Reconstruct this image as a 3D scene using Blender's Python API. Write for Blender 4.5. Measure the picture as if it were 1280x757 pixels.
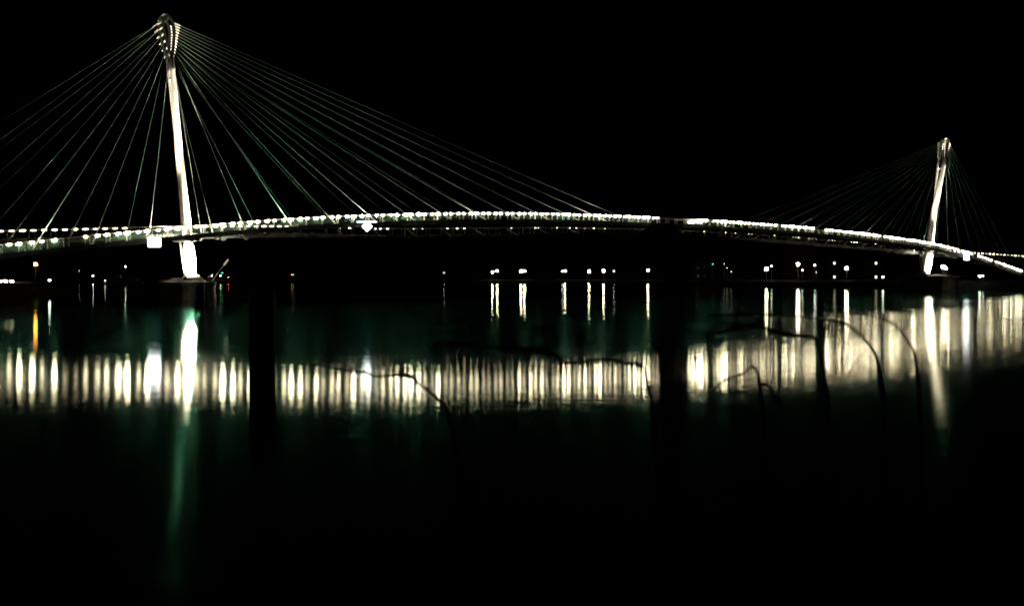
import bpy, math, random
import numpy as np
from mathutils import Vector, Matrix

random.seed(7)
R = math.radians
for o in list(bpy.data.objects):
    bpy.data.objects.remove(o)
scene = bpy.context.scene
COL = scene.collection

# ------------------------------------------------------------------ camera
F = 1187.0                      # focal length in pixels of a 1280 wide frame
EYE = 3.2                       # eye height above the river
cam_d = bpy.data.cameras.new('camera')
cam = bpy.data.objects.new('camera', cam_d)
COL.objects.link(cam)
cam.location = (0, 0, EYE)
cam.rotation_euler = (R(90), 0, 0)
cam_d.sensor_width = 36.0
cam_d.lens = F / 1280 * 36.0
cam_d.shift_y = -29.5 / 1280
cam_d.clip_start = 0.5
cam_d.dof.use_dof = True          # fast lens focused on the bridge: near twigs go soft
cam_d.dof.focus_distance = 150.0
cam_d.dof.aperture_fstop = 2.0
cam_d.clip_end = 8000
scene.camera = cam

# ------------------------------------------------------------------ night sky
world = bpy.data.worlds.new('World')
scene.world = world
world.use_nodes = True
wn = world.node_tree
wn.nodes.clear()
wo = wn.nodes.new('ShaderNodeOutputWorld')
wb = wn.nodes.new('ShaderNodeBackground')
ws = wn.nodes.new('ShaderNodeTexSky')
ws.sky_type = 'NISHITA'
ws.sun_disc = False
ws.sun_elevation = R(-4)
ws.sun_rotation = R(200)
wb.inputs['Strength'].default_value = 0.0006
wn.links.new(ws.outputs[0], wb.inputs[0])
wn.links.new(wb.outputs[0], wo.inputs[0])

# faint added fill, no visible source, so dark shapes register
sun_d = bpy.data.lights.new('night_fill', 'SUN')
sun_d.energy = 0.004
sun_d.angle = R(0.5)
sun_d.color = (0.75, 1.0, 0.9)
sun = bpy.data.objects.new('night_fill', sun_d)
sun.rotation_euler = (R(50), 0, R(-25))
COL.objects.link(sun)

vs = scene.view_settings
vs.view_transform = 'Standard'
vs.look = 'None'
vs.exposure = 0.0
vs.gamma = 1.0
vs.use_curve_mapping = False
cy = scene.cycles
cy.sample_clamp_indirect = 0.0
cy.sample_clamp_direct = 0.0
cy.max_bounces = 6
cy.transparent_max_bounces = 24
cy.pixel_filter_type = 'BLACKMAN_HARRIS'
cy.filter_width = 1.9
cy.use_denoising = True
cy.blur_glossy = 0.0
cy.caustics_reflective = True
cy.use_light_tree = True

CREAM = (1.0, 0.83, 0.57)
TEAL = (0.16, 1.0, 0.62)

# ------------------------------------------------------------------ materials
def new_mat(name):
    m = bpy.data.materials.new(name)
    m.use_nodes = True
    nt = m.node_tree
    return m, nt, nt.nodes['Principled BSDF'], nt.nodes['Material Output']

def solid(name, col, rough=0.5, metal=0.0, var=0.25, scale=2.0, bump=0.0, spec=0.5):
    m, nt, b, out = new_mat(name)
    tc = nt.nodes.new('ShaderNodeTexCoord')
    nz = nt.nodes.new('ShaderNodeTexNoise')
    nz.inputs['Scale'].default_value = scale
    nz.inputs['Detail'].default_value = 6
    nt.links.new(tc.outputs['Object'], nz.inputs['Vector'])
    rp = nt.nodes.new('ShaderNodeValToRGB')
    rp.color_ramp.elements[0].position = 0.3
    rp.color_ramp.elements[1].position = 0.72
    rp.color_ramp.elements[0].color = tuple(c * (1 - var) for c in col) + (1,)
    rp.color_ramp.elements[1].color = tuple(min(1, c * (1 + var)) for c in col) + (1,)
    nt.links.new(nz.outputs['Fac'], rp.inputs[0])
    nt.links.new(rp.outputs[0], b.inputs['Base Color'])
    b.inputs['Roughness'].default_value = rough
    b.inputs['Metallic'].default_value = metal
    b.inputs['Specular IOR Level'].default_value = spec
    if bump:
        bp = nt.nodes.new('ShaderNodeBump')
        bp.inputs['Strength'].default_value = bump
        nt.links.new(nz.outputs['Fac'], bp.inputs['Height'])
        nt.links.new(bp.outputs[0], b.inputs['Normal'])
    return m

def glow(name, col, strength, rnd=None):
    m, nt, b, out = new_mat(name)
    nt.nodes.remove(b)
    e = nt.nodes.new('ShaderNodeEmission')
    e.inputs['Color'].default_value = (*col, 1)
    e.inputs['Strength'].default_value = strength
    if rnd:
        oi = nt.nodes.new('ShaderNodeObjectInfo')
        mr = nt.nodes.new('ShaderNodeMapRange')
        pw = nt.nodes.new('ShaderNodeMath'); pw.operation = 'POWER'
        pw.inputs[1].default_value = 2.8
        nt.links.new(oi.outputs['Random'], pw.inputs[0])
        mr.inputs['To Min'].default_value = strength * rnd[0]
        mr.inputs['To Max'].default_value = strength * rnd[1]
        nt.links.new(pw.outputs[0], mr.inputs['Value'])
        nt.links.new(mr.outputs[0], e.inputs['Strength'])
    nt.links.new(e.outputs[0], out.inputs['Surface'])
    return m

M = {}
M['white_steel'] = solid('white_painted_steel', (0.62, 0.61, 0.58), 0.42, 0, 0.10, 1.3, 0.05)
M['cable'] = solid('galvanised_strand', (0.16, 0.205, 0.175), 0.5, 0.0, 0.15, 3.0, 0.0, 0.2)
M['cable_dim'] = solid('low_lit_strand', (0.030, 0.055, 0.043), 0.6, 0.0, 0.2, 3.0, 0.0, 0.15)  # same strand, darkened so these cables read as less lit
M['cable_faint'] = solid('faintly_lit_strand', (0.014, 0.026, 0.020), 0.6, 0.0, 0.2, 3.0, 0.0, 0.1)  # same strand again, darkest copy for the barely lit far fan
M['loop'] = solid('unlit_anchor_plate', (0.012, 0.015, 0.014), 0.7, 0.0, 0.3, 1.5, 0.0, 0.1)  # near-black base puts the shade of the pylon head into the colour
M['crown'] = solid('dim_crown_plate', (0.16, 0.16, 0.15), 0.6, 0.0, 0.5, 1.2, 0.0, 0.2)  # darker than the mast so crown and strut read as less lit
M['deck'] = solid('dark_painted_deck_steel', (0.014, 0.018, 0.017), 0.6, 0.0, 0.4, 1.5, 0.1, 0.15)
M['rail'] = solid('stainless_rail', (0.55, 0.54, 0.50), 0.45, 0.0, 0.1, 4.0, 0.0, 0.3)
M['concrete'] = solid('river_stained_concrete', (0.05, 0.055, 0.052), 0.85, 0, 0.45, 0.7, 0.35, 0.1)
M['dark_steel'] = solid('tarred_pile_steel', (0.03, 0.03, 0.03), 0.75, 0, 0.4, 2.0, 0.3)
M['housing'] = solid('fixture_housing', (0.06, 0.06, 0.06), 0.5, 0.3, 0.2, 5.0)
M['pole'] = solid('lamp_post_paint', (0.09, 0.10, 0.09), 0.5, 0.2, 0.2, 2.0)
M['brown_wall'] = solid('brown_rendered_wall', (0.06, 0.045, 0.028), 0.9, 0, 0.25, 0.6, 0.2)
M['grey_wall'] = solid('grey_rendered_wall', (0.03, 0.032, 0.031), 0.9, 0, 0.25, 0.6, 0.2)
M['roof'] = solid('slate_roof', (0.05, 0.05, 0.055), 0.8, 0, 0.3, 2.0, 0.2)
M['pane'] = solid('dark_window_glass', (0.02, 0.025, 0.03), 0.12, 0, 0.2, 1.0)
M['hull'] = solid('boat_hull_paint', (0.20, 0.26, 0.24), 0.5, 0, 0.25, 0.8)
M['cabin'] = solid('boat_cabin_paint', (0.42, 0.46, 0.44), 0.5, 0, 0.2, 0.8)
M['bank'] = solid('dark_riverbank_soil', (0.012, 0.014, 0.010), 0.95, 0, 0.5, 0.35, 0.6, 0.05)
M['path'] = solid('worn_towpath_paving', (0.05, 0.045, 0.035), 0.9, 0, 0.3, 0.8, 0.3, 0.1)
M['lamp'] = glow('deck_lamp_diffuser', CREAM, 125, (0.24, 2.8))
M['lamp_far'] = glow('rear_deck_lamp_diffuser', CREAM, 15, (0.35, 1.9))
M['sign_face'] = glow('spotlit_sign_face', (0.93, 0.95, 1.0), 14)  # emission stands in for spotlights falling on the panel
M['sign_bar'] = glow('sign_light_bar', (0.75, 0.92, 1.0), 9)
M['l_white'] = glow('white_lantern', (1.0, 0.82, 0.55), 190)
M['l_soft'] = glow('soft_lantern', (0.9, 1.0, 0.85), 40)
M['l_tiny'] = glow('faint_lantern', (1.0, 0.92, 0.7), 7)
M['l_orange'] = glow('sodium_lantern', (1.0, 0.36, 0.045), 42)
M['l_red'] = glow('red_signal', (1.0, 0.14, 0.05), 22)
M['l_green'] = glow('green_signal', (0.08, 1.0, 0.45), 12)
M['tip'] = glow('boom_tip_glow', (1.0, 0.85, 0.6), 0.55)  # glow added so the plain pole tip reads as lit
M['lit_pane'] = glow('lit_window', (1.0, 0.88, 0.62), 2.2)

# stainless mesh infill of the railings: half open weave
def mesh_weave():
    m, nt, b, out = new_mat('railing_net')
    b.inputs['Base Color'].default_value = (0.16, 0.34, 0.25, 1)
    b.inputs['Roughness'].default_value = 0.6
    tr = nt.nodes.new('ShaderNodeBsdfTransparent')
    mx = nt.nodes.new('ShaderNodeMixShader')
    tc = nt.nodes.new('ShaderNodeTexCoord')
    nz = nt.nodes.new('ShaderNodeTexNoise'); nz.inputs['Scale'].default_value = 1.7
    nt.links.new(tc.outputs['Object'], nz.inputs['Vector'])
    mr = nt.nodes.new('ShaderNodeMapRange')
    mr.inputs['To Min'].default_value = 0.05
    mr.inputs['To Max'].default_value = 0.17
    nt.links.new(nz.outputs['Fac'], mr.inputs['Value'])
    nt.links.new(mr.outputs[0], mx.inputs[0])
    nt.links.new(tr.outputs[0], mx.inputs[1])
    nt.links.new(b.outputs[0], mx.inputs[2])
    nt.links.new(mx.outputs[0], out.inputs['Surface'])
    return m
M['net'] = mesh_weave()

def water_mat():
    m, nt, b, out = new_mat('river_water')
    nt.nodes.remove(b)
    N = nt.nodes.new; Lk = nt.links.new
    geo = N('ShaderNodeNewGeometry')
    def noise(sx, sy, detail, dist=0.0, seed=0.0):
        mp = N('ShaderNodeMapping')
        mp.inputs['Scale'].default_value = (sx, sy, 1)
        mp.inputs['Location'].default_value = (seed, seed * 0.7, seed)
        Lk(geo.outputs['Position'], mp.inputs['Vector'])
        nz = N('ShaderNodeTexNoise')
        nz.inputs['Scale'].default_value = 1.0
        nz.inputs['Detail'].default_value = detail
        nz.inputs['Distortion'].default_value = dist
        Lk(mp.outputs[0], nz.inputs['Vector'])
        return nz.outputs['Fac']
    # slow eddies (long exposure) and short ripples
    eddy = noise(0.045, 0.05, 2, 1.2, 3.1)
    rip = noise(0.40, 2.1, 3, 0.5, 9.0)
    b1 = N('ShaderNodeBump'); b1.inputs['Strength'].default_value = 1.0
    b1.inputs['Distance'].default_value = 0.021
    Lk(eddy, b1.inputs['Height'])
    b2 = N('ShaderNodeBump'); b2.inputs['Strength'].default_value = 1.0
    b2.inputs['Distance'].default_value = 0.0034
    Lk(rip, b2.inputs['Height'])
    Lk(b1.outputs[0], b2.inputs['Normal'])
    # wind-ruffled patches are rougher
    patch = noise(0.010, 0.022, 3, 0.6, 21.0)
    mr = N('ShaderNodeMapRange')
    mr.inputs['From Min'].default_value = 0.48
    mr.inputs['From Max'].default_value = 0.68
    mr.inputs['To Min'].default_value = 0.085
    mr.inputs['To Max'].default_value = 0.125
    Lk(patch, mr.inputs['Value'])
    g1 = N('ShaderNodeBsdfGlossy'); g1.distribution = 'BECKMANN'
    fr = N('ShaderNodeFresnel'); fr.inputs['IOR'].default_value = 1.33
    tint = N('ShaderNodeValToRGB')  # colours steep reflections dim teal; real water adds no tint
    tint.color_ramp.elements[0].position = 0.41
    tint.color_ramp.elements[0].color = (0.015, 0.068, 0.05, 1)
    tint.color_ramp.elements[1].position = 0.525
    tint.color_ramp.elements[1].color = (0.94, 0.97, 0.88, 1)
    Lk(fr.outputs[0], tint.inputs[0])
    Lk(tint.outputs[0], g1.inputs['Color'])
    # the open reach to the right is more wind-ruffled
    sep = N('ShaderNodeSeparateXYZ'); Lk(geo.outputs['Position'], sep.inputs[0])
    rx = N('ShaderNodeMapRange'); rx.interpolation_type = 'SMOOTHSTEP'
    rx.inputs['From Min'].default_value = 2.0; rx.inputs['From Max'].default_value = 26.0
    rx.inputs['To Min'].default_value = 0.0; rx.inputs['To Max'].default_value = 0.032
    Lk(sep.outputs['X'], rx.inputs['Value'])
    ra = N('ShaderNodeMath'); ra.operation = 'ADD'
    Lk(mr.outputs[0], ra.inputs[0]); Lk(rx.outputs[0], ra.inputs[1])
    Lk(ra.outputs[0], g1.inputs['Roughness'])
    Lk(b2.outputs[0], g1.inputs['Normal'])
    g2 = N('ShaderNodeBsdfGlossy'); g2.distribution = 'GGX'
    g2.inputs['Color'].default_value = (0.14, 0.62, 0.43, 1)
    g2.inputs['Roughness'].default_value = 0.17
    Lk(b2.outputs[0], g2.inputs['Normal'])
    mg = N('ShaderNodeMixShader'); mg.inputs[0].default_value = 0.055
    Lk(g1.outputs[0], mg.inputs[1]); Lk(g2.outputs[0], mg.inputs[2])
    df = N('ShaderNodeBsdfDiffuse')
    df.inputs['Color'].default_value = (0.0015, 0.004, 0.003, 1)
    mx = N('ShaderNodeMixShader')
    Lk(fr.outputs[0], mx.inputs[0]); Lk(df.outputs[0], mx.inputs[1]); Lk(mg.outputs[0], mx.inputs[2])
    Lk(mx.outputs[0], out.inputs['Surface'])
    return m
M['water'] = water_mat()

# ------------------------------------------------------------------ helpers
class MB:
    """collects shapes into one mesh"""
    def __init__(s):
        s.v, s.f, s.sm = [], [], []
    def add(s, vs_, fs_, smooth=False):
        k = len(s.v)
        s.v += [tuple(p) for p in vs_]
        s.f += [tuple(i + k for i in f) for f in fs_]
        s.sm += [smooth] * len(fs_)
    def box(s, c, d, rot=None):
        x, y, z = d[0] / 2, d[1] / 2, d[2] / 2
        pts = [Vector(p) for p in ((-x,-y,-z),(x,-y,-z),(x,y,-z),(-x,y,-z),(-x,-y,z),(x,-y,z),(x,y,z),(-x,y,z))]
        if rot is not None:
            pts = [rot @ p for p in pts]
        s.add([p + Vector(c) for p in pts], [(0,3,2,1),(4,5,6,7),(0,1,5,4),(1,2,6,5),(2,3,7,6),(3,0,4,7)])
    def tube(s, pts, rads, n=8, caps=True, sx=1.0):
        pts = [Vector(p) for p in pts]
        if not hasattr(rads, '__len__'):
            rads = [rads] * len(pts)
        rings = []
        for i, p in enumerate(pts):
            d = (pts[min(i + 1, len(pts) - 1)] - pts[max(i - 1, 0)]).normalized()
            ref = Vector((0, 0, 1)) if abs(d.z) < 0.9 else Vector((UX, UY, 0))
            a = d.cross(ref).normalized(); b = d.cross(a).normalized()
            rings.append([p + a * (math.cos(2*math.pi*k/n) * rads[i] * sx) + b * (math.sin(2*math.pi*k/n) * rads[i]) for k in range(n)])
        vs_ = [q for r in rings for q in r]
        fs_ = []
        for i in range(len(pts) - 1):
            for k in range(n):
                k2 = (k + 1) % n
                fs_.append((i*n + k, i*n + k2, (i+1)*n + k2, (i+1)*n + k))
        if caps:
            fs_.append(tuple(range(n))[::-1])
            fs_.append(tuple((len(pts)-1)*n + k for k in range(n)))
        s.add(vs_, fs_, n > 5)
    def ellipsoid(s, c, r, nu=10, nv=6, ax=None):
        c = Vector(c)
        vs_ = []
        for j in range(nv + 1):
            t = math.pi * j / nv
            for k in range(nu):
                p = 2 * math.pi * k / nu
                q = Vector((r[0]*math.sin(t)*math.cos(p), r[1]*math.sin(t)*math.sin(p), r[2]*math.cos(t)))
                if ax is not None: q = ax @ q
                vs_.append(c + q)
        fs_ = []
        for j in range(nv):
            for k in range(nu):
                k2 = (k + 1) % nu
                fs_.append((j*nu + k, (j+1)*nu + k, (j+1)*nu + k2, j*nu + k2))
        s.add(vs_, fs_, True)
    def sweep(s, frames, closed=True):
        n = len(frames[0])
        vs_ = [p for fr in frames for p in fr]
        fs_ = []
        for i in range(len(frames) - 1):
            for k in range(n if closed else n - 1):
                k2 = (k + 1) % n
                fs_.append((i*n + k, i*n + k2, (i+1)*n + k2, (i+1)*n + k))
        if closed:
            fs_.append(tuple(range(n))[::-1]); fs_.append(tuple((len(frames)-1)*n + k for k in range(n)))
        s.add(vs_, fs_)
    def mesh(s, name, mat, base=(0, 0, 0)):
        me = bpy.data.meshes.new(name)
        bx, by, bz = base
        me.from_pydata([(x - bx, y - by, z - bz) for x, y, z in s.v], [], s.f)
        me.polygons.foreach_set('use_smooth', s.sm)
        if mat: me.materials.append(M[mat])
        me.update()
        return me

def link(name, me, parent=None, loc=(0, 0, 0)):
    o = bpy.data.objects.new(name, me)
    o.location = loc
    if parent is not None: o.parent = parent
    COL.objects.link(o)
    return o

def tag(o, label=None, cat=None, group=None, kind=None):
    for k, v in (('label', label), ('category', cat), ('group', group), ('kind', kind)):
        if v: o[k] = v
    return o

def empty(name, loc, label, cat, group=None):
    o = link(name, None, None, loc)
    o.empty_display_size = 0.5
    return tag(o, label, cat, group)

def part(mb, name, mat, parent, base):
    """mb in world coordinates; parent (or its parent) stands at base"""
    return link(name, mb.mesh(name, mat, base), parent)

def spot(name, loc, target, watt, angle, blend, col, radius=0.15):
    d = bpy.data.lights.new(name, 'SPOT')
    d.energy = watt; d.color = col; d.spot_size = R(angle); d.spot_blend = blend
    d.shadow_soft_size = radius
    o = bpy.data.objects.new(name, d)
    o.location = loc
    o.rotation_euler = (Vector(target) - Vector(loc)).to_track_quat('-Z', 'Y').to_euler()
    COL.objects.link(o)
    return o

def at(px, py, Y):
    return Vector(((px - 640) / F * Y, Y, EYE + (349 - py) * Y / F))

# ------------------------------------------------------------------ bridge axis
AX, AY = -41.8, 122.0
SPAN = 182.98
UX, UY = 0.79079, 0.61209
U = Vector((UX, UY, 0)); NN = Vector((-UY, UX, 0))       # along the bridge, away from the viewer
def P(a, o, z):
    return Vector((AX + a*UX - o*UY, AY + a*UY + o*UX, z))

def smooth_table(tab, sig):
    xs = np.arange(-75, 290, 0.5)
    ys = np.interp(xs, [t[0] for t in tab], [t[1] for t in tab])
    k = np.exp(-0.5 * (np.arange(-40, 41) * 0.5 / sig) ** 2); k /= k.sum()
    ys = np.convolve(np.pad(ys, 40, mode='edge'), k, mode='valid')
    return lambda a: float(np.interp(a, xs, ys))
S_RAIL = smooth_table([(-75,1.2),(-60,2.4),(-45,4.1),(-22.2,6.98),(-16.5,7.7),(-13.5,8.2),(-6.7,9.0),(-0.9,9.74),(7.4,10.7),
    (16.4,11.6),(25,12.25),(37.2,13.0),(46.1,13.42),(55.7,13.76),(69.8,14.02),(82.3,14.14),(95.3,14.18),(103.4,14.12),
    (123.6,13.93),(146.8,13.25),(173.6,11.95),(188.3,10.5),(205,8.15),(220.6,5.65),(236,3.3),(250,2.4),(290,2.4)], 2.5)
C_RAIL = smooth_table([(-75,5.6),(-45,7.3),(-21,8.86),(0,10.07),(15,10.72),(30,10.85),(45,11.45),(65,12.2),(91,12.6),(125,12.72),
    (140,12.35),(150,12.1),(165,11.55),(175,11.2),(203,10.32),(239,9.8),(262,9.5),(290,9.2)], 3.0)
def OS(a): return -4.7
def OC(a): return 1.9 + 3.0 * math.sin(math.pi * min(max(a, 0), SPAN) / 91.5) ** 2
RAIL_H = 1.03
DW = 2.8                                            # deck width

# ------------------------------------------------------------------ river and banks
mb = MB()
mb.add([(-900, -60, 0), (900, -60, 0), (900, 2500, 0), (-900, 2500, 0)], [(0, 1, 2, 3)])
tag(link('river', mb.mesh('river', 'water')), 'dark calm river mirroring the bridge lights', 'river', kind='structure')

def bank(name, shore, back, top, label):
    """shore: waterline from one end to the other; back: same count, inland edge"""
    mb = MB()
    rows = []
    n = len(shore)
    for i in range(n):
        s0, b0 = Vector((*shore[i], 0)), Vector((*back[i], 0))
        d = (b0 - s0).normalized()
        rows.append([s0 - d*1.5 + Vector((0,0,-1.2)), s0 + d*0.2 + Vector((0,0,0.25)), s0 + d*2.2 + Vector((0,0,top*0.72)),
                     s0 + d*5 + Vector((0,0,top)), s0 + d*12 + Vector((0,0,top+0.15)), b0 + Vector((0,0,top+0.5))])
    vs_ = [p for r in rows for p in r]
    k = len(rows[0])
    fs_ = [(i*k+j, i*k+j+1, (i+1)*k+j+1, (i+1)*k+j) for i in range(n-1) for j in range(k-1)]
    mb.add(vs_, fs_)
    return tag(link(name, mb.mesh(name, 'bank')), label, 'riverbank', kind='structure')

bank('riverbank_left', [(-112,-60),(-104,30),(-96,110),(-90,150),(-85.5,172),(-90,196),(-104,222),(-190,330),(-470,900)],
     [(-700,-60),(-700,0),(-700,60),(-700,120),(-700,172),(-700,260),(-700,400),(-750,620),(-880,930)], 2.55, 'low dark riverbank with a towpath on the left')
bank('riverbank_far', [(-520,905),(-250,902),(0,900),(120,900),(260,905)],
     [(-700,2450),(-300,2450),(0,2450),(200,2450),(500,2450)], 2.6, 'distant dark riverbank with lamps along it')
bank('riverbank_right', [(170,930),(118,600),(92,425),(104,385),(124,345),(158,292),(186,200),(215,60),(230,-60)],
     [(850,1600),(850,800),(850,600),(850,500),(850,420),(850,330),(850,200),(850,60),(850,-60)], 2.6, 'dark right riverbank with quay below the bridge end')
mb = MB()
pp = [Vector((-97.5,148)), Vector((-91.5,172)), Vector((-95,193))]
w = 1.6
mb.add([(-99.8,140,2.80),(-97.4,140,2.80),(-91.4,172,2.86),(-93.9,174,2.88),(-95.6,196,2.90),(-98.4,194,2.93)],
       [(0,1,2,3),(3,2,4,5)])
tag(link('towpath', mb.mesh('towpath', 'path')), 'pale towpath on the left bank under the orange lamp', 'path', kind='structure')

# ------------------------------------------------------------------ decks
ROT = Matrix.Rotation(math.atan2(UY, UX), 3, 'Z')
def deck_frame(a, a2):
    pass

def build_deck(name, label, rail, off, a0, a1, rail_mat, lamp_list, lamp_mat, lamp_size, panels):
    """off(a): offset of the edge towards the viewer; deck spans off..off+DW"""
    base = P(a0, off(a0), 0)
    t = empty(name, base, label, 'bridge deck')
    step = 2.32
    st = np.arange(a0, a1 + 0.01, step)
    def pt(a, o, dz): return P(a, off(a) + o, rail(a) - RAIL_H + dz)
    # walking slab with tapered soffit
    mb = MB()
    mb.sweep([[pt(a,0.12,0), pt(a,DW-0.12,0), pt(a,DW-0.12,-0.16), pt(a,DW-0.8,-0.5), pt(a,0.8,-0.5), pt(a,0.12,-0.16)] for a in st])
    part(mb, 'deck_slab', 'deck', t, base)
    for o0 in (0.0, DW - 0.12):
        mb = MB()
        mb.sweep([[pt(a,o0,0.08), pt(a,o0+0.118,0.08), pt(a,o0+0.118,-0.52), pt(a,o0,-0.52)] for a in st])
        part(mb, 'edge_beam', 'deck', t, base)
        mb = MB()
        mb.tube([pt(a, o0+0.06, RAIL_H+0.05) for a in st], 0.035, 6)
        part(mb, 'handrail', rail_mat, t, base)
    # transverse ribs under the slab
    rib = MB()
    rib.add([(-0.07,0.3,-0.52),(0.07,0.3,-0.52),(0.07,DW-0.3,-0.52),(-0.07,DW-0.3,-0.52),
             (-0.07,0.9,-0.86),(0.07,0.9,-0.86),(0.07,DW-0.9,-0.86),(-0.07,DW-0.9,-0.86)],
            [(0,1,2,3),(4,7,6,5),(0,4,5,1),(1,5,6,2),(2,6,7,3),(3,7,4,0)])
    rib_me = rib.mesh('cross_beam', 'deck')
    for a in np.arange(a0 + 1.0, a1 - 1, 3.325):
        o = link('cross_beam', rib_me, t, pt(a, 0, 0) - base)
        o.rotation_euler.z = math.atan2(UY, UX)
    # posts on both edges
    post = MB(); post.box((0,0,RAIL_H/2+0.04), (0.045,0.09,RAIL_H+0.0)); post.box((0,0,0.10), (0.12,0.10,0.03))
    post_me = post.mesh('rail_post', rail_mat)
    for k, a in enumerate(np.arange(a0 + 0.58, a1 - 0.5, step)):
        for o0, da in ((0.06, 0.0), (DW - 0.06, 1.16)):
            if a + da > a1: continue
            o = link('rail_post', post_me, t, pt(a + da, o0, 0) - base)
            o.rotation_euler.z = math.atan2(UY, UX)
    # net panels on the near edge
    if panels:
        for a in np.arange(a0 + 0.58, a1 - step, step):
            mb = MB()
            a_, b_ = a + 0.05, a + step - 0.05
            mb.add([pt(a_,0.062,0.14), pt(b_,0.062,0.14), pt(b_,0.062,RAIL_H-0.06), pt(a_,0.062,RAIL_H-0.06),
                    pt(a_,0.072,0.14), pt(b_,0.072,0.14), pt(b_,0.072,RAIL_H-0.06), pt(a_,0.072,RAIL_H-0.06)],
                   [(0,1,2,3),(7,6,5,4),(0,4,5,1),(3,2,6,7)])
            part(mb, 'net_panel', 'net', t, base)
    # lamps below the handrail
    lm = MB()
    lm.ellipsoid((0,0,0), lamp_size, 12, 6)
    lamp_me = lm.mesh('rail_lamp', lamp_mat)
    for a, dz in lamp_list:
        sl = math.atan2(rail(a+0.5) - rail(a-0.5), 1.0)
        o = link('rail_lamp', lamp_me, t, pt(a, 0.0 + 0.005*0, RAIL_H - 0.06 + dz) + NN*(-0.05) - base)
        o.rotation_euler = (0, -sl, math.atan2(UY, UX))
        s_ = random.uniform(0.8, 1.15)
        if lamp_mat == 'lamp_far' and 20 < a < 170: s_ *= random.uniform(0.3, 0.62)
        o.scale = (s_, s_, s_ * random.uniform(0.85, 1.2))
    return t

s_gaps = [(-16.4,-13.6),(82.4,89.75),(95.6,97.0),(128.5,132.6),(116.0,117.2),(153.6,154.8),(188.3,189.6),(195.4,197.2),(205,206.4),(221.5,400)]
lampsS = []
k = 0
a = -23.6
while a < 222:
    if not any(g0 < a < g1 for g0, g1 in s_gaps):
        dz = -0.55 * max(0, 1 - (a - 89.7) / 4.5) if 89.7 < a < 94.5 else 0.0
        lampsS.append((a, dz))
    a += 1.0 if k % 2 == 0 else 1.32
    k += 1
build_deck('straight_footbridge_deck', 'upper arched footbridge deck with a bright row of handrail lamps in front', S_RAIL, OS, -58, 236, 'rail',
           lampsS, 'lamp', (0.26, 0.10, 0.115), True)
lampsC = [(x, 0) for x in np.arange(-22.2, 17.5, 1.16)]
lampsC = [(x, 0) for x, _ in lampsC if not -6.0 < x < -0.9]
lampsC += [(x, 0) for x in (23.7,25.3,29.9,30.8,32.1,37.0,38.7,43.5,45.4,46.8,56.2,61.1,61.7,65.6,68.3,69.7,71.6,73.5,76.0,102.3,109.5,
            113.0,117.9,119.1,127.6,134.5,135.6,136.5,140.3,141.5,142.9,147.4,148.6,149.4,155.3,156.4,157.3,162.7,163.9,165.0)]
lampsC += [(x, 0) for x in np.arange(192.5, 237, 2.1)]
lampsC += [(237.4,0),(238.2,0),(239,0),(237.8,-0.3),(238.6,-0.35)]
build_deck('curved_footbridge_deck', 'lower flat footbridge deck passing behind the arched one', C_RAIL, OC, -58, 262, 'pole',  # rear rails take the dark pole colour to read as less lit
           lampsC, 'lamp_far', (0.34, 0.07, 0.07), False)

# centre platform joining the two decks
b0 = P(87.5, -1.9, 0)
t = empty('viewing_platform', b0, 'unlit platform joining both decks at the middle of the span', 'platform')
mb = MB()
z0 = S_RAIL(87.5) - RAIL_H
zc = C_RAIL(87.5) - RAIL_H
mb.sweep([[P(83.5,-1.85,z0-0.05), P(91.5,-1.85,z0-0.05), P(91.5,-1.85,z0-0.4), P(83.5,-1.85,z0-0.4)],
          [P(83.5,1.85,zc-0.0), P(91.5,1.85,zc-0.0), P(91.5,1.85,zc-0.4), P(83.5,1.85,zc-0.4)]])
part(mb, 'platform_slab', 'deck', t, b0)
for a in (84.2, 87.5, 90.8):
    mb = MB()
    mb.box(P(a, 0, (z0+zc)/2 - 0.6), (0.18, 3.4, 0.35), ROT)
    part(mb, 'cross_beam', 'deck', t, b0)

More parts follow.
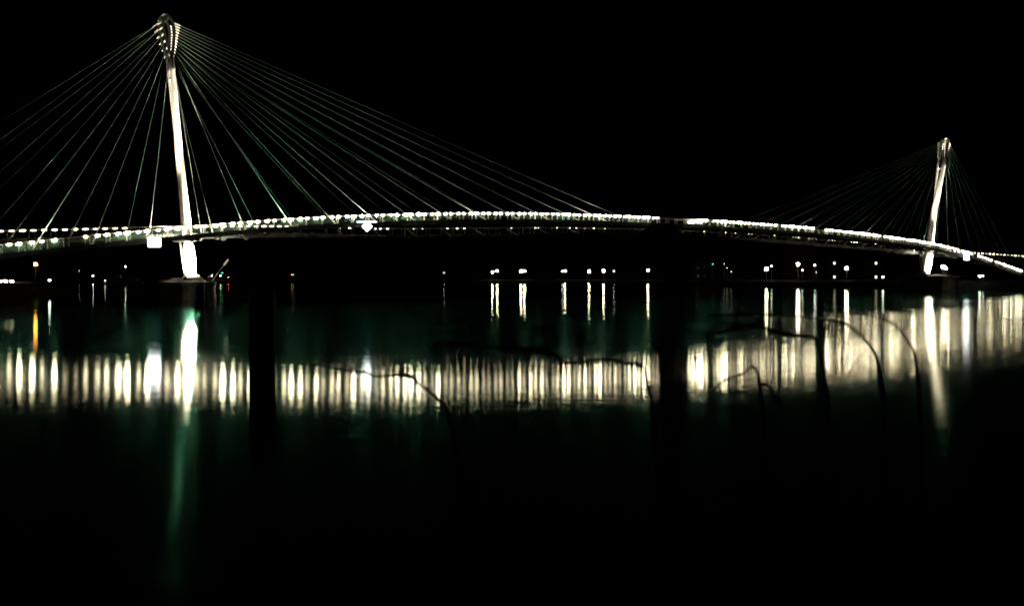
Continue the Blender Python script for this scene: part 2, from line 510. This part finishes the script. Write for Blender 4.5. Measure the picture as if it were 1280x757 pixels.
# ------------------------------------------------------------------ pylons
LEAN_U, LEAN_O = 0.130, -0.081
def build_pylon(sgn, a_base, label, zdeck, zpier, ztop, n_back, wide, group):
    """sgn: -1 left pylon (leans to -a), +1 right pylon"""
    base = P(a_base, 0, zpier)
    t = empty('bridge_pylon', base, label, 'pylon', group)
    fore = -sgn                                           # direction of the main span
    def ax(z, o=0.0, da=0.0):
        return P(a_base + sgn*LEAN_U*(z - zdeck) + da, LEAN_O*(z - zdeck) + o, z)
    zs = zdeck + 9.0                                      # the legs part here
    zl = ztop - 4.9                                       # foot of the anchor loops
    # main mast
    mb = MB()
    mb.tube([ax(zdeck-1.6), ax(zdeck-0.3), ax(zdeck+1.2), ax(zdeck+5), ax(zs), ax(zs+5,-0.34), ax(zl-1.6,-0.72), ax(zl+0.15,-0.80)], [v*(0.4+0.6*wide) for v in (0.44,0.62,0.60,0.52,0.47,0.40,0.31,0.25)], 22)
    part(mb, 'mast', 'white_steel', t, base)
    # near and far legs
    mb = MB()
    mb.tube([ax(zs-3.5,0.05), ax(zs,0.22), ax(zs+5,0.50), ax(zl-1.6,0.80), ax(zl+0.15,0.85)], [0.30,0.27,0.22,0.19,0.17], 14)
    part(mb, 'leg', 'white_steel', t, base)
    for z in (zs+2.2, zs+6.0, zs+9.6):
        mb = MB(); q = (z - zs) / (zl - zs)
        mb.tube([ax(z, -0.06-0.62*q), ax(z, 0.22+0.55*q)], 0.10, 8)
        part(mb, 'web', 'white_steel', t, base)
    # anchor loops (one for each deck's cables)
    prof = [(x_*0.70, z_) for x_, z_ in ((0.10,0.0),(0.34,0.7),(0.62,1.7),(0.84,2.8),(0.93,3.6),(0.80,4.25),(0.45,4.72),(0.0,4.9))]
    ring = prof + [(-x, z) for x, z in prof[::-1][1:]]
    loops = []
    def half(zrel):
        return float(np.interp(zrel, [p[1] for p in prof], [p[0] for p in prof]))
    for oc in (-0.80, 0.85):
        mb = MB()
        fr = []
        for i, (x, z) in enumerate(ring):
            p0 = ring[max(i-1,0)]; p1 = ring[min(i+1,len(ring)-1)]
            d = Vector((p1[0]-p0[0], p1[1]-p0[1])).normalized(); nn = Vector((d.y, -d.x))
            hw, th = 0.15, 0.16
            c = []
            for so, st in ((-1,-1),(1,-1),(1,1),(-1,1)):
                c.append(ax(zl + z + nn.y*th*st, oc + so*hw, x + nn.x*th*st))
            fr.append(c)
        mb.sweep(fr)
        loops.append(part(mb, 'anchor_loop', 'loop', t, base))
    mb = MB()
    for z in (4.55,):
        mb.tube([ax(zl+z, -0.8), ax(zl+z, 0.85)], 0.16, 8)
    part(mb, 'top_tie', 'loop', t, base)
    mb = MB()
    for i in range(9):
        ang = math.pi * (0.12 + 0.76 * i / 8)
        pass
    # curved crown plate over the loops
    cr = []
    for i in range(9):
        ang = math.pi * (0.08 + 0.84 * i / 8)
        x, z = 0.95*math.cos(ang), 4.0 + 1.28*math.sin(ang)
        x2, z2 = 0.87*math.cos(ang), 4.0 + 1.18*math.sin(ang)
        cr.append([ax(zl+z, -0.35, x), ax(zl+z, 0.4, x), ax(zl+z2, 0.4, x2), ax(zl+z2, -0.35, x2)])
    mb.sweep(cr)
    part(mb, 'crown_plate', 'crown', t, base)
    # lower shaft on the pier
    mb = MB()
    h = zdeck - 1.55 - zpier
    mb.tube([ax(zpier-0.1), ax(zpier+0.18*h), ax(zpier+0.5*h), ax(zpier+0.8*h), ax(zdeck-1.55)], [v*wide for v in (0.58,0.62,0.74,0.66,0.46)], 20)
    part(mb, 'lower_shaft', 'white_steel', t, base)
    mb = MB()
    mb.tube([ax(zpier-0.05), ax(zpier+0.28)], [1.15,0.85], 20)
    part(mb, 'base_plate', 'white_steel', t, base)
    for o_ in (2.1,):
        mb = MB()
        mb.tube([ax(zpier+0.1, o_*0.45, -0.5), P(a_base, o_*1.2, zdeck-1.6)], 0.13, 8)
        part(mb, 'strut', 'crown', t, base)
    mb = MB()
    mb.box(P(a_base, 0, zdeck-1.62), (1.0, 6.6, 0.3), ROT)
    part(mb, 'cross_head', 'deck', t, base)
    # stay cables: (loop index, deck function, offset at deck, direction, distances)
    def cable(li, oc, a_anchor, o_anchor, z_anchor, zr, side):
        top = ax(zl + zr, oc, side*(half(zr) + 0.02))
        bot = P(a_anchor, o_anchor, z_anchor)
        d = (bot - top); Ln = d.length; d.normalize()
        s0 = top + d*0.3
        mb = MB()
        npt = 7
        pts = []
        for i in range(npt):
            q = i/(npt-1)
            p = s0.lerp(bot, q); p.z -= 0.0011 * Ln * 4*q*(1-q) * abs(d.x*UX + d.y*UY)
            pts.append(p)
        mb.tube(pts, 0.034, 6)
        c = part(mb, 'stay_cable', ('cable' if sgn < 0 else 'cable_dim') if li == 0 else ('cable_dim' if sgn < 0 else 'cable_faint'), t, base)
        mb = MB()
        k_ = 0.38 + 0.62*(zr/4.3)**3
        mb.tube([top - d*0.10, top + d*0.08*k_, top + d*0.62*k_, top + d*1.0*k_], [0.11,0.11,0.085,0.045], 10)
        part(mb, 'socket', 'white_steel', c, base)
        mb = MB()
        mb.tube([bot - d*2.6, bot - d*1.0, bot + d*0.1], [0.055,0.085,0.10], 8)
        part(mb, 'anchor_sleeve', 'white_steel' if li == 0 else 'pole', c, base)  # rear sleeves darkened by colour to read as less lit
        return c
    for j in range(12):                                   # main span
        zr = 0.45 + 3.75 * (j/11.0)
        dist = 7.2 + 6.65*j
        a = a_base + fore*dist
        cable(0, -0.80, a, OS(a)+DW+0.05, S_RAIL(a)-RAIL_H-0.2, zr, fore)
        dist = 4.2 + 6.65*j
        a = a_base + fore*dist
        cable(1, 0.85, a, OC(a)-0.05, C_RAIL(a)-RAIL_H-0.2, zr, fore)
    a = a_base + fore*1.3
    cable(0, -0.80, a, OS(a)+DW+0.05, S_RAIL(a)-RAIL_H-0.2, 0.30, fore)
    for j in range(n_back):                               # back span
        zr = 0.45 + 3.85 * (j/(n_back-1.0))
        dist = 5.3 + 6.65*j
        a = a_base - fore*dist
        cable(0, -0.80, a, OS(a)+DW+0.05, S_RAIL(a)-RAIL_H-0.2, zr, -fore)
        dist = 7.0 + 6.65*j
        a = a_base - fore*dist
        cable(1, 0.85, a, OC(a)-0.05, C_RAIL(a)-RAIL_H-0.2, zr, -fore)
    return t, ax, zl

pylL, axL, zlL = build_pylon(-1, 0.0, 'tall white steel pylon with fanned stay cables, the nearer one at left', 9.8, 3.45, 35.8, 6, 1.0, 'cable pylons of the bridge')
pylR, axR, zlR = build_pylon(1, SPAN, 'white steel pylon with fanned stay cables, the farther one at right', 11.9, 4.55, 37.7, 7, 1.6, 'cable pylons of the bridge')

# ------------------------------------------------------------------ piers in the river
def build_pier(a_base, ztop, label, extra=0.0):
    base = P(a_base, 0, 0)
    t = empty('bridge_pier', base, label, 'pier', 'concrete piers under the pylons')
    def lens(z, hl, hw, n=20, sh=0.0):
        out = []
        for i in range(n):
            p = 2*math.pi*i/n
            out.append(P(a_base + sh + hw*math.copysign(abs(math.sin(p))**0.8, math.sin(p)), hl*math.cos(p), z))
        return out
    mb = MB()
    mb.sweep([lens(-1.5, 7.6, 2.6), lens(ztop-1.1, 7.2, 2.3), lens(ztop-1.0, 7.2, 2.3)])
    part(mb, 'pier_body', 'concrete', t, base)
    mb = MB()
    mb.sweep([lens(ztop-1.0, 7.5, 2.55), lens(ztop-0.55, 7.5, 2.55), lens(ztop-0.45, 7.35, 2.4)])
    part(mb, 'pier_cap', 'concrete', t, base)
    mb = MB()
    mb.sweep([lens(ztop-0.46, 4.4, 1.9), lens(ztop, 3.6, 1.5)])
    part(mb, 'plinth', 'concrete', t, base)
    return t
build_pier(0.0, 3.4, 'lens shaped concrete pier under the nearer pylon')
build_pier(SPAN, 4.5, 'lens shaped concrete pier under the farther pylon')

# slanting boom on the nearer pier, its tip made to glow
b0 = P(1.2, -5.6, 2.95)
p1 = Vector((b0.x + 2.15, b0.y - 0.3, b0.z + 2.7))
t = empty('signal_boom', b0, 'thin slanting pole on the near pier with a pale tip', 'pole')
mb = MB(); mb.tube([b0, b0.lerp(p1, 0.75)], [0.05, 0.045], 8); part(mb, 'pole', 'cable', t, b0)
mb = MB(); mb.tube([b0.lerp(p1, 0.75), p1], [0.085, 0.085], 8); part(mb, 'pole_tip', 'tip', t, b0)
mb = MB(); mb.box(b0, (0.5, 0.5, 0.12)); part(mb, 'foot_plate', 'housing', t, b0)

# ------------------------------------------------------------------ floodlights
def floodlight(name, loc, target, watt, angle, blend, col, label, group, radius=0.15):
    loc = Vector(loc); d = (Vector(target) - loc).normalized()
    t = empty(name, loc - Vector((0,0,0.32)), label, 'floodlight', group)
    base = t.location
    q = d.to_track_quat('-Z', 'Y').to_matrix()
    mb = MB(); mb.box(loc - d*0.22, (0.42, 0.34, 0.24), q); part(mb, 'lamp_body', 'housing', t, base)
    mb = MB(); mb.tube([loc - d*0.10, loc - d*0.06], [0.17, 0.19], 12); part(mb, 'reflector_rim', 'rail', t, base)
    mb = MB(); mb.tube([base, loc - d*0.22], [0.05, 0.05], 6); part(mb, 'bracket', 'housing', t, base)
    spot('floodlight_beam', loc, target, watt, angle, blend, col, radius)
    return t

def pylon_lights(ax, a_base, sgn, zdeck, zpier, zl, nm, k, kt):
    # narrow beams grazing the mast from the deck edge facing the viewer
    fl = 'floodlights of the bridge'
    floodlight('floodlight', P(a_base + 3.0, -2.4, zdeck-0.6), ax(zdeck+19, -0.4), 270000*k, 17, 0.7, (1.0,0.84,0.60), f'long range floodlight on the deck by the {nm} pylon', fl)
    floodlight('floodlight', P(a_base + 1.6, -1.75, zdeck-0.7), ax(zdeck+3.2, -0.3), 30000*k, 70, 1.0, (1.0,0.84,0.60), f'wide floodlight at the mast foot of the {nm} pylon', fl)
    floodlight('floodlight', P(a_base - 2.6, -2.0, zdeck-0.6), ax(zl+2.0), 110000*k**-0.2, 30, 0.9, (1.0,0.84,0.60), f'floodlight on the {nm} deck aimed at the pylon head', fl)
    # shaft below the deck
    floodlight('floodlight', P(a_base + 1.3, -4.2, zpier+0.05), ax(zpier+2.6, -0.3), 240000*k**-1.0, 62, 0.7, (1.0,0.84,0.60), f'floodlight on the {nm} pier facing the shaft', fl)
    floodlight('floodlight', P(a_base - 1.4, -3.6, zpier+0.05), ax(zpier+2.6, -0.3), 140000*k**-1.0, 62, 0.7, (1.0,0.84,0.60), f'second floodlight on the {nm} pier facing the shaft', fl)
    # added green wash, not lamps of the bridge, toning both cable fans
    f = -sgn
    floodlight('floodlight', P(a_base + f*3, 0.4, zdeck-0.5), P(a_base + f*24, 0.0, zdeck+17), 6500*kt, 84, 1.0, TEAL, f'added green floodlight washing the main span cables of the {nm} pylon', fl)
    floodlight('floodlight', P(a_base - f*3, 0.4, zdeck-0.6), P(a_base - f*20, 0.0, zdeck+18), 4000*kt, 84, 1.0, TEAL, f'added green floodlight washing the back stay cables of the {nm} pylon', fl)
pylon_lights(axL, 0.0, -1, 9.8, 3.45, zlL, 'nearer', 1.0, 1.0)
pylon_lights(axR, SPAN, 1, 11.9, 4.55, zlR, 'farther', 2.2, 0.5)

# small uplights at the feet of some cables
for a_base, sgn, ztop_l, axf, j, back, nm in ((0,-1,zlL,axL,1,0,'second'),(0,-1,zlL,axL,3,0,'fourth'),(0,-1,zlL,axL,6,0,'seventh'),(0,-1,zlL,axL,10,0,'eleventh'),
        (0,-1,zlL,axL,0,1,'first rear'),(0,-1,zlL,axL,2,1,'third rear'),
        (SPAN,1,zlR,axR,4,0,'fifth far'),(SPAN,1,zlR,axR,8,0,'ninth far'),(SPAN,1,zlR,axR,0,0,'first far')):
    f = -sgn
    dist = (5.3 if back else 7.2) + 6.65*j
    a = a_base + (-f if back else f)*dist
    z = S_RAIL(a) - RAIL_H + 0.25
    zr = 0.45 + (3.85*j/5 if back else 3.75*j/11)
    top = axf(ztop_l + zr, -0.8)
    foot = P(a, OS(a)+DW-1.1, z)
    floodlight('uplight', foot, P(a, OS(a)+DW, z-0.4).lerp(top, 0.12), 14000, 44, 0.9, (1.0,0.93,0.8), f'small uplight at the foot of the {nm} stay cable', 'uplights at the cable feet', 0.06)

# ------------------------------------------------------------------ navigation signs
def sign(name, label, a, o, zc, shape, w_, h_, bar):
    c = P(a, o, zc)
    t = empty(name, P(a, o, zc), label, 'sign', 'lit river signs under the deck')
    base = c
    e1, e3 = Vector((1,0,0)), Vector((0,0,1))            # faces the river
    e2 = Vector((0,1,0))
    if shape == 'diamond':
        out = [(0,-h_/2),(w_/2,0),(0,h_/2),(-w_/2,0)]
    else:
        c_ = 0.12
        out = []
        for sx, sz, a0 in ((1,-1,-90),(1,1,0),(-1,1,90),(-1,-1,180)):
            for q in range(4):
                an = R(a0 + 30*q)
                out.append((sx*(w_/2-c_) + c_*math.cos(an), sz*(h_/2-c_) + c_*math.sin(an)))
    def plate(name_, mat, s_, y0, y1):
        mb = MB()
        fr = [[c + e1*x*s_ + e3*z*s_ + e2*y for x, z in out] for y in (y0, y1)]
        mb.sweep(fr)
        return part(mb, name_, mat, t, base)
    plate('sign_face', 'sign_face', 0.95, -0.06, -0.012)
    plate('sign_backing', 'housing', 1.0, -0.010, 0.06)
    for sx in (-0.3, 0.3):
        mb = MB(); mb.tube([c + e1*sx*w_*0.6 + e2*0.09 + e3*(h_*0.1), c + e1*sx*w_*0.6 + e2*0.09 + e3*(h_/2+0.45)], 0.035, 6)
        part(mb, 'hanger', 'rail', t, base)
    if bar:
        mb = MB(); mb.ellipsoid(c + e3*(h_/2 + bar[1]) - e2*0.35, (bar[0]/2, 0.06, 0.075), 14, 6)
        part(mb, 'light_bar', 'sign_bar', t, base)
        for sx in (-1, 1):
            mb = MB(); mb.tube([c + e1*sx*bar[0]*0.3 + e3*(h_/2+bar[1]+0.04) - e2*0.35, c + e1*sx*bar[0]*0.3 + e3*(h_/2+bar[1]+0.06) + e2*0.1], 0.025, 6)
            part(mb, 'bar_arm', 'housing', t, base)
    return t
def a_of(px, o):
    tt = (px - 640) / F
    x0, y0 = AX - o*UY, AY + o*UX
    a = -(x0 - tt*y0) / (UX - tt*UY)
    return a, y0 + a*UY
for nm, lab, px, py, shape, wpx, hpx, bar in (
        ('square_river_sign', 'spotlit white square sign hanging beside the nearer pylon', 193, 302.5, 'square', 16.5, 12.5, None),
        ('diamond_river_sign', 'spotlit white diamond sign hanging under the arched deck', 459, 283.0, 'diamond', 13, 13, (26, -0.12)),
        ('small_river_sign', 'small spotlit white sign under the deck right of the farther pylon', 1208, 319.5, 'square', 6.5, 11, (13, -0.45))):
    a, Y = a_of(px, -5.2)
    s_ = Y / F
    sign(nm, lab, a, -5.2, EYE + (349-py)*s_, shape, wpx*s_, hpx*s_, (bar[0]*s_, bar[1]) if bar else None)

# ------------------------------------------------------------------ mooring piles
def pile(px, wpx, Y, ztop, label):
    x = (px-640)/F*Y; r = wpx/F*Y/2
    t = empty('mooring_pile', (x, Y, 0), label, 'pile', 'mooring piles')
    base = (x, Y, 0)
    mb = MB(); mb.tube([(x,Y,-3),(x,Y,ztop-0.12),(x,Y,ztop)], [r, r, r*0.94], 28); part(mb, 'shaft', 'dark_steel', t, base)
    mb = MB(); mb.tube([(x,Y,ztop),(x,Y,ztop+0.06)], [r*1.0, r*0.8], 28); part(mb, 'cap', 'dark_steel', t, base)
    for z in (ztop*0.35, ztop*0.7):
        mb = MB(); mb.tube([(x,Y,z-0.05),(x,Y,z+0.05)], [r*1.025, r*1.025], 28, True); part(mb, 'band', 'dark_steel', t, base)
pile(328, 32, 32.0, 2.75, 'large black mooring pile standing in the foreground water')
pile(249.5, 13, 106.0, 2.6, 'slim black mooring pile beside the nearer pier')

# ------------------------------------------------------------------ shore lamps
def ground_z(Y): return 2.7
def street_lamp(px, py, Y, rad, mat, label, style='globe', name='street_lamp', group=None, zb=2.6):
    p = at(px, py, Y)
    zb = min(zb, p.z - 0.6)
    base = Vector((p.x, p.y, zb))
    t = empty(name, base, label, 'lamp', group)
    mb = MB()
    h = p.z - zb
    mb.tube([base, base + Vector((0,0,min(0.5,h*0.2))), Vector((p.x,p.y,p.z-rad*0.9))], [0.11,0.075,0.05] if h > 2 else [0.09,0.08,0.07], 8)
    part(mb, 'pole', 'pole', t, base)
    mb = MB()
    mb.tube([p + Vector((0,0,rad*0.80)), p + Vector((0,0,rad*1.15)), p + Vector((0,0,rad*1.3))], [rad*0.8, rad*0.55, 0.03], 12)
    mb.tube([p - Vector((0,0,rad*1.05)), p - Vector((0,0,rad*0.85))], [rad*0.3, rad*0.55], 12)
    c = part(mb, 'lantern_frame', 'housing', t, base)
    mb = MB(); mb.ellipsoid(p, (rad, rad, rad), 16, 10)
    part(mb, 'globe', mat, c, base)
    return t
fg = 'lamps along the far bank'
FARL = [(615.5,340,918,1.25,'l_white','left lamp of the close pair at the far left of the central far bank lamps'),
        (621.5,338.4,922,1.35,'l_white','right lamp of the close pair at the far left of the central far bank lamps'),
        (651.2,339,918,1.35,'l_white','left lamp of the touching pair, second group on the far bank'),
        (655.8,338.6,926,1.4,'l_white','right lamp of the touching pair, second group on the far bank'),
        (703,339.2,918,0.75,'l_soft','small lamp touching a bigger one, third group on the far bank'),
        (706.3,338.6,922,1.25,'l_white','bigger lamp with a small one at its left on the far bank'),
        (736.5,339,918,1.2,'l_white','single far bank lamp between the third group and a brighter lamp'),
        (754.5,338.2,920,1.35,'l_white','bright far bank lamp just left of a tiny light'),
        (767.5,338.8,920,0.45,'l_soft','tiny light on the far bank right of a bright lamp'),
        (810,337.5,920,1.5,'l_white','rightmost lone lamp of the central far bank lamps'),
        (555,341,920,0.4,'l_soft','faint lone light on the far bank left of the central lamps'),
        (116.3,344.5,920,0.7,'l_soft','white light on the far bank left of the moored boat'),
        (99,338.5,930,0.45,'l_tiny','faint yellow light on the far bank near the orange lamp')]
for px, py, Y, r, m_, lab in FARL:
    street_lamp(px, py, Y, r*0.5, m_, lab, group=fg)
rg = 'lamps along the right bank'
RIGHTL = [(958,336,425,0.78,'l_white','leftmost bright lamp of the right bank, warm with rays'),
          (964.5,332.5,432,0.36,'l_soft','small light just right of the leftmost bright right bank lamp'),
          (997.5,330,404,0.90,'l_white','brightest and highest lamp on the right bank'),
          (1003,337.6,400,0.30,'l_soft','small light below right of the brightest right bank lamp'),
          (1018.5,331.2,398,0.40,'l_soft','medium lamp right of the brightest right bank lamp'),
          (1020.3,340.2,398,0.20,'l_tiny','faint low light under the medium right bank lamp'),
          (1058.3,335,378,0.80,'l_white','bright lamp between two columns of small lit windows'),
          (1103.7,346.2,368,0.42,'l_soft','low light left of the farther pier'),
          (1179,333.5,318,0.70,'l_white','bright lamp right of the farther pier shaft'),
          (1182.5,335.2,320,0.40,'l_white','smaller lamp touching the bright one right of the farther pier'),
          (1224.6,345,305,0.42,'l_soft','low greenish light below the small river sign'),
          (1228.8,344.6,308,0.20,'l_soft','tiny light right of the low greenish one'),
          (905.2,329.6,436,0.20,'l_tiny','topmost of three faint lights stepping down on the right bank'),
          (908.8,334.8,436,0.22,'l_tiny','middle of three faint lights stepping down on the right bank'),
          (914,339.4,436,0.24,'l_tiny','lowest of three faint lights stepping down on the right bank'),
          (891.2,330,436,0.18,'l_green','faint green light left of three stepping lights')]
for px, py, Y, r, m_, lab in RIGHTL:
    street_lamp(px, py, Y, r*0.64, m_, lab, group=rg, zb=2.5)
lg = 'low lights on the left bank'
for px, py, Y, r, m_, lab in ((0.5,352,186,0.30,'l_white','low bank light cut by the left picture edge'),
                              (7,351.8,187,0.30,'l_white','low bank light between two others at the left edge'),
                              (14.6,351.7,188,0.30,'l_white','rightmost of three low bank lights at the left edge')):
    street_lamp(px, py, Y, r, m_, lab, name='bollard_light', group=lg, zb=2.0)
street_lamp(62, 350, 203, 0.17, 'l_soft', 'small white light on the left bank right of the orange lamp', name='bollard_light', group=lg, zb=2.0)
street_lamp(44.5, 330.3, 174, 0.30, 'l_orange', 'orange sodium street lamp on the left bank', zb=2.8)
for px, py, m_, r, lab in ((265,344.4,'l_soft',0.6,'left light of a row of faint lights beyond the nearer pier'),
                           (269.4,344.8,'l_soft',0.5,'middle light of a row of faint lights beyond the nearer pier'),
                           (275.6,344.6,'l_soft',0.6,'right light of a row of faint lights beyond the nearer pier'),
                           (277.8,341,'l_green',0.5,'faint green light above a row of lights beyond the nearer pier'),
                           (285.5,346.2,'l_red',0.5,'red signal light right of the nearer pier'),
                           (364.6,343.2,'l_red',0.5,'tiny red light beside a green one on the far bank'),
                           (366.6,343.2,'l_green',0.5,'tiny green light beside a red one on the far bank')):
    street_lamp(px, py, 915, r*0.45, m_, lab, name='signal_light', group='signal lights on the far bank')

# ------------------------------------------------------------------ moored boat
b0 = Vector(((130-640)/F*540, 540, 0))
t = empty('moored_boat', b0 + Vector((11,0,0)), 'dim moored passenger boat with a mast light left of the nearer pier', 'boat')
base = b0 + Vector((11,0,0))
mb = MB()
fr = []
for x, hw, zt, zb_ in ((0,0.1,2.2,0.6),(2,1.4,2.0,0.1),(5,2.2,1.8,-0.3),(18,2.3,1.7,-0.3),(21,2.0,1.8,-0.2),(22,1.6,1.9,0.3)):
    c = b0 + Vector((x,0,0))
    fr.append([c+Vector((0,-hw,zt)), c+Vector((0,-hw*0.75,zb_)), c+Vector((0,hw*0.75,zb_)), c+Vector((0,hw,zt))])
mb.sweep(fr); part(mb, 'hull', 'hull', t, base)
mb = MB(); mb.box(b0+Vector((12.5,0,2.7)), (14,3.4,1.8)); cb = part(mb, 'deckhouse', 'cabin', t, base)
for k in range(7):
    mb = MB(); mb.box(b0+Vector((6.9+1.85*k,-1.73,2.85)), (1.2,0.06,0.8)); part(mb, 'window', 'pane', cb, base)
mb = MB(); mb.box(b0+Vector((12.5,0,3.66)), (14.6,3.8,0.12)); part(mb, 'roof', 'hull', t, base)
mb = MB(); mb.box(b0+Vector((8,0,4.7)), (3.2,2.6,1.9)); wh = part(mb, 'wheelhouse', 'cabin', t, base)
for k in range(2):
    mb = MB(); mb.box(b0+Vector((7.3+1.4*k,-1.33,5.0)), (1.1,0.06,0.8)); part(mb, 'window', 'pane', wh, base)
ml = at(156.8, 333.2, 540)
mb = MB(); mb.tube([(ml.x,540,3.7),(ml.x,540,ml.z-0.3)], [0.09,0.05], 8); ms = part(mb, 'mast', 'pole', t, base)
mb = MB(); mb.ellipsoid(ml, (0.2,0.2,0.2), 12, 8); part(mb, 'mast_light', 'l_soft', ms, base)
sl = at(130.2, 353.2, 539)
mb = MB(); mb.ellipsoid((sl.x+0.3, 539.5, 2.45), (0.3,0.3,0.3), 10, 6); part(mb, 'bow_light', 'l_tiny', t, base)

# ------------------------------------------------------------------ buildings behind the right bank
def building(px0, px1, ytop, Y, mat, label, lit, floors, cols, zb=2.4):
    A_ = at(px0, ytop, Y); B_ = at(px1, ytop, Y)
    w_ = B_.x - A_.x; h = A_.z - zb; d_ = 9.0
    base = Vector(((A_.x+B_.x)/2, Y, zb))
    t = empty('building', base, label, 'building', 'buildings behind the right bank')
    mb = MB(); mb.box(base + Vector((0, d_/2, h/2)), (w_, d_, h)); part(mb, 'wall', mat, t, base)
    mb = MB()
    r = base + Vector((0, 0, h))
    o_ = 0.35
    mb.add([r+Vector((-w_/2-o_,-o_,0.01)), r+Vector((w_/2+o_,-o_,0.01)), r+Vector((w_/2+o_,d_+o_,0.01)), r+Vector((-w_/2-o_,d_+o_,0.01)),
            r+Vector((-w_/2+1,d_/2,1.8)), r+Vector((w_/2-1,d_/2,1.8))], [(3,2,1,0),(0,1,5,4),(1,2,5),(2,3,4,5),(3,0,4)])
    part(mb, 'roof', 'roof', t, base)
    for i in range(floors):
        for j in range(cols):
            x = -w_/2 + w_*(j+0.5)/cols; z = h*(i+0.55)/floors
            ww, wh_ = min(1.1, w_/cols*0.5), min(1.3, h/floors*0.45)
            c = base + Vector((x, -0.03, z))
            mb = MB()
            for cx, cz, sx, sz in ((0,wh_/2,ww+0.16,0.08),(0,-wh_/2,ww+0.16,0.08),(-ww/2,0,0.08,wh_-0.08),(ww/2,0,0.08,wh_-0.08)):
                mb.box(c + Vector((cx,0,cz)), (sx,0.12,sz))
            f_ = part(mb, 'window', 'grey_wall', t, base)
            mb = MB(); mb.box(c + Vector((0,0.01,0)), (ww-0.08,0.05,wh_-0.08))
            part(mb, 'pane', 'lit_pane' if (i, j) in lit else 'pane', f_, base)
building(984, 1021, 290, 520, 'brown_wall', 'tall brown building faintly lit behind the brightest right bank lamp', (), 4, 4)
building(1036.5, 1049.5, 325, 500, 'grey_wall', 'narrow dark building with two lit stair windows left of a bright lamp', ((0,0),(2,0)), 3, 1)
building(1088, 1102, 325, 490, 'grey_wall', 'narrow dark building with lit stair windows beside the low light', ((0,0),(2,0)), 3, 1)
building(868, 902, 329, 540, 'grey_wall', 'low dark building by three faint stepping lights', (), 2, 4)

# ------------------------------------------------------------------ bare saplings standing in the shallows
M['bark'] = solid('wet_dark_bark', (0.03, 0.026, 0.02), 0.9, 0, 0.4, 9.0, 0.4, 0.1)
def sapling(label, Y, stem, branches):
    def path(pts, dy=0.0):
        """resampled smooth curve"""
        v = [at(px, py, Y + dy * k / max(1, len(pts) - 1)) for k, (px, py) in enumerate(pts)]
        out = []
        for k in range(len(v) - 1):
            p0, p1, p2, p3 = v[max(k-1,0)], v[k], v[k+1], v[min(k+2,len(v)-1)]
            for q in (0, 0.25, 0.5, 0.75):
                out.append(0.5*((2*p1) + (p2-p0)*q + (2*p0-5*p1+4*p2-p3)*q*q + (3*p1-p0-3*p2+p3)*q**3))
        out.append(v[-1])
        return out
    base = at(*stem[0], Y); base.z = -0.3
    t = empty('bare_sapling', base, label, 'sapling', 'leafless saplings at the near water edge')
    p = [base] + path(stem)
    mb = MB(); mb.tube(p, [0.011 - 0.004*k/(len(p)-1) for k in range(len(p))], 8); part(mb, 'trunk', 'bark', t, base)
    for b, dy in branches:
        p = path(b, dy)
        mb = MB(); mb.tube(p, [0.0085 - 0.004*k/(len(p)-1) for k in range(len(p))], 7)
        for k in range(3, len(p)-2, 4):                         # short side twigs
            d = (p[k+1]-p[k-1]).normalized()
            up = Vector((random.uniform(-.5,.5), random.uniform(-.6,.6), random.uniform(-1,1)))
            mb.tube([p[k], p[k] + (d*0.8+up).normalized()*random.uniform(0.03,0.09)], [0.003,0.0015], 5)
        part(mb, 'branch', 'bark', t, base)
sapling('leafless sapling arching left across the reflections left of centre', 4.2, [(578,612),(566,540),(556,508),(546,498)],
        [([(546,498),(531,484),(524,480),(514,470),(496,468),(471,470),(453,464),(431,462),(388,454)], 0.15)])
sapling('leafless sapling reaching left just beside the dark middle gap', 4.0, [(822,618),(818,540),(812,490),(805,459)],
        [([(805,459),(796,454),(781,453),(753,448),(728,452),(708,453),(696,445),(678,437),(645,435),(610,434),(560,428)], 0.2)])
sapling('low forked leafless sapling right of the dark middle gap', 4.3, [(958,606),(954,520),(948,466)],
        [([(948,466),(940,458),(930,466),(905,475),(888,492)], 0.1), ([(950,480),(960,482),(975,505)], -0.1)])
sapling('leafless sapling with a long level branch before the right reflections', 4.1, [(1042,612),(1034,500),(1026,440),(1016,420)],
        [([(1016,420),(994,419),(966,414),(956,409),(941,407),(921,408),(906,413),(888,418)], 0.15)])
sapling('leafless sapling hooked over left of the farther pylon reflection', 4.4, [(1108,610),(1104,500),(1098,455),(1093,440)],
        [([(1093,440),(1088,433),(1080,423),(1070,414),(1055,404),(1040,400),(1000,395),(940,393),(885,394)], 0.15)])
sapling('rightmost leafless sapling beside the farther pylon reflection', 4.6, [(1152,605),(1149,500),(1145,450),(1141,435)],
        [([(1141,435),(1133,423),(1123,410),(1108,400),(1088,394),(1070,391)], 0.1)])
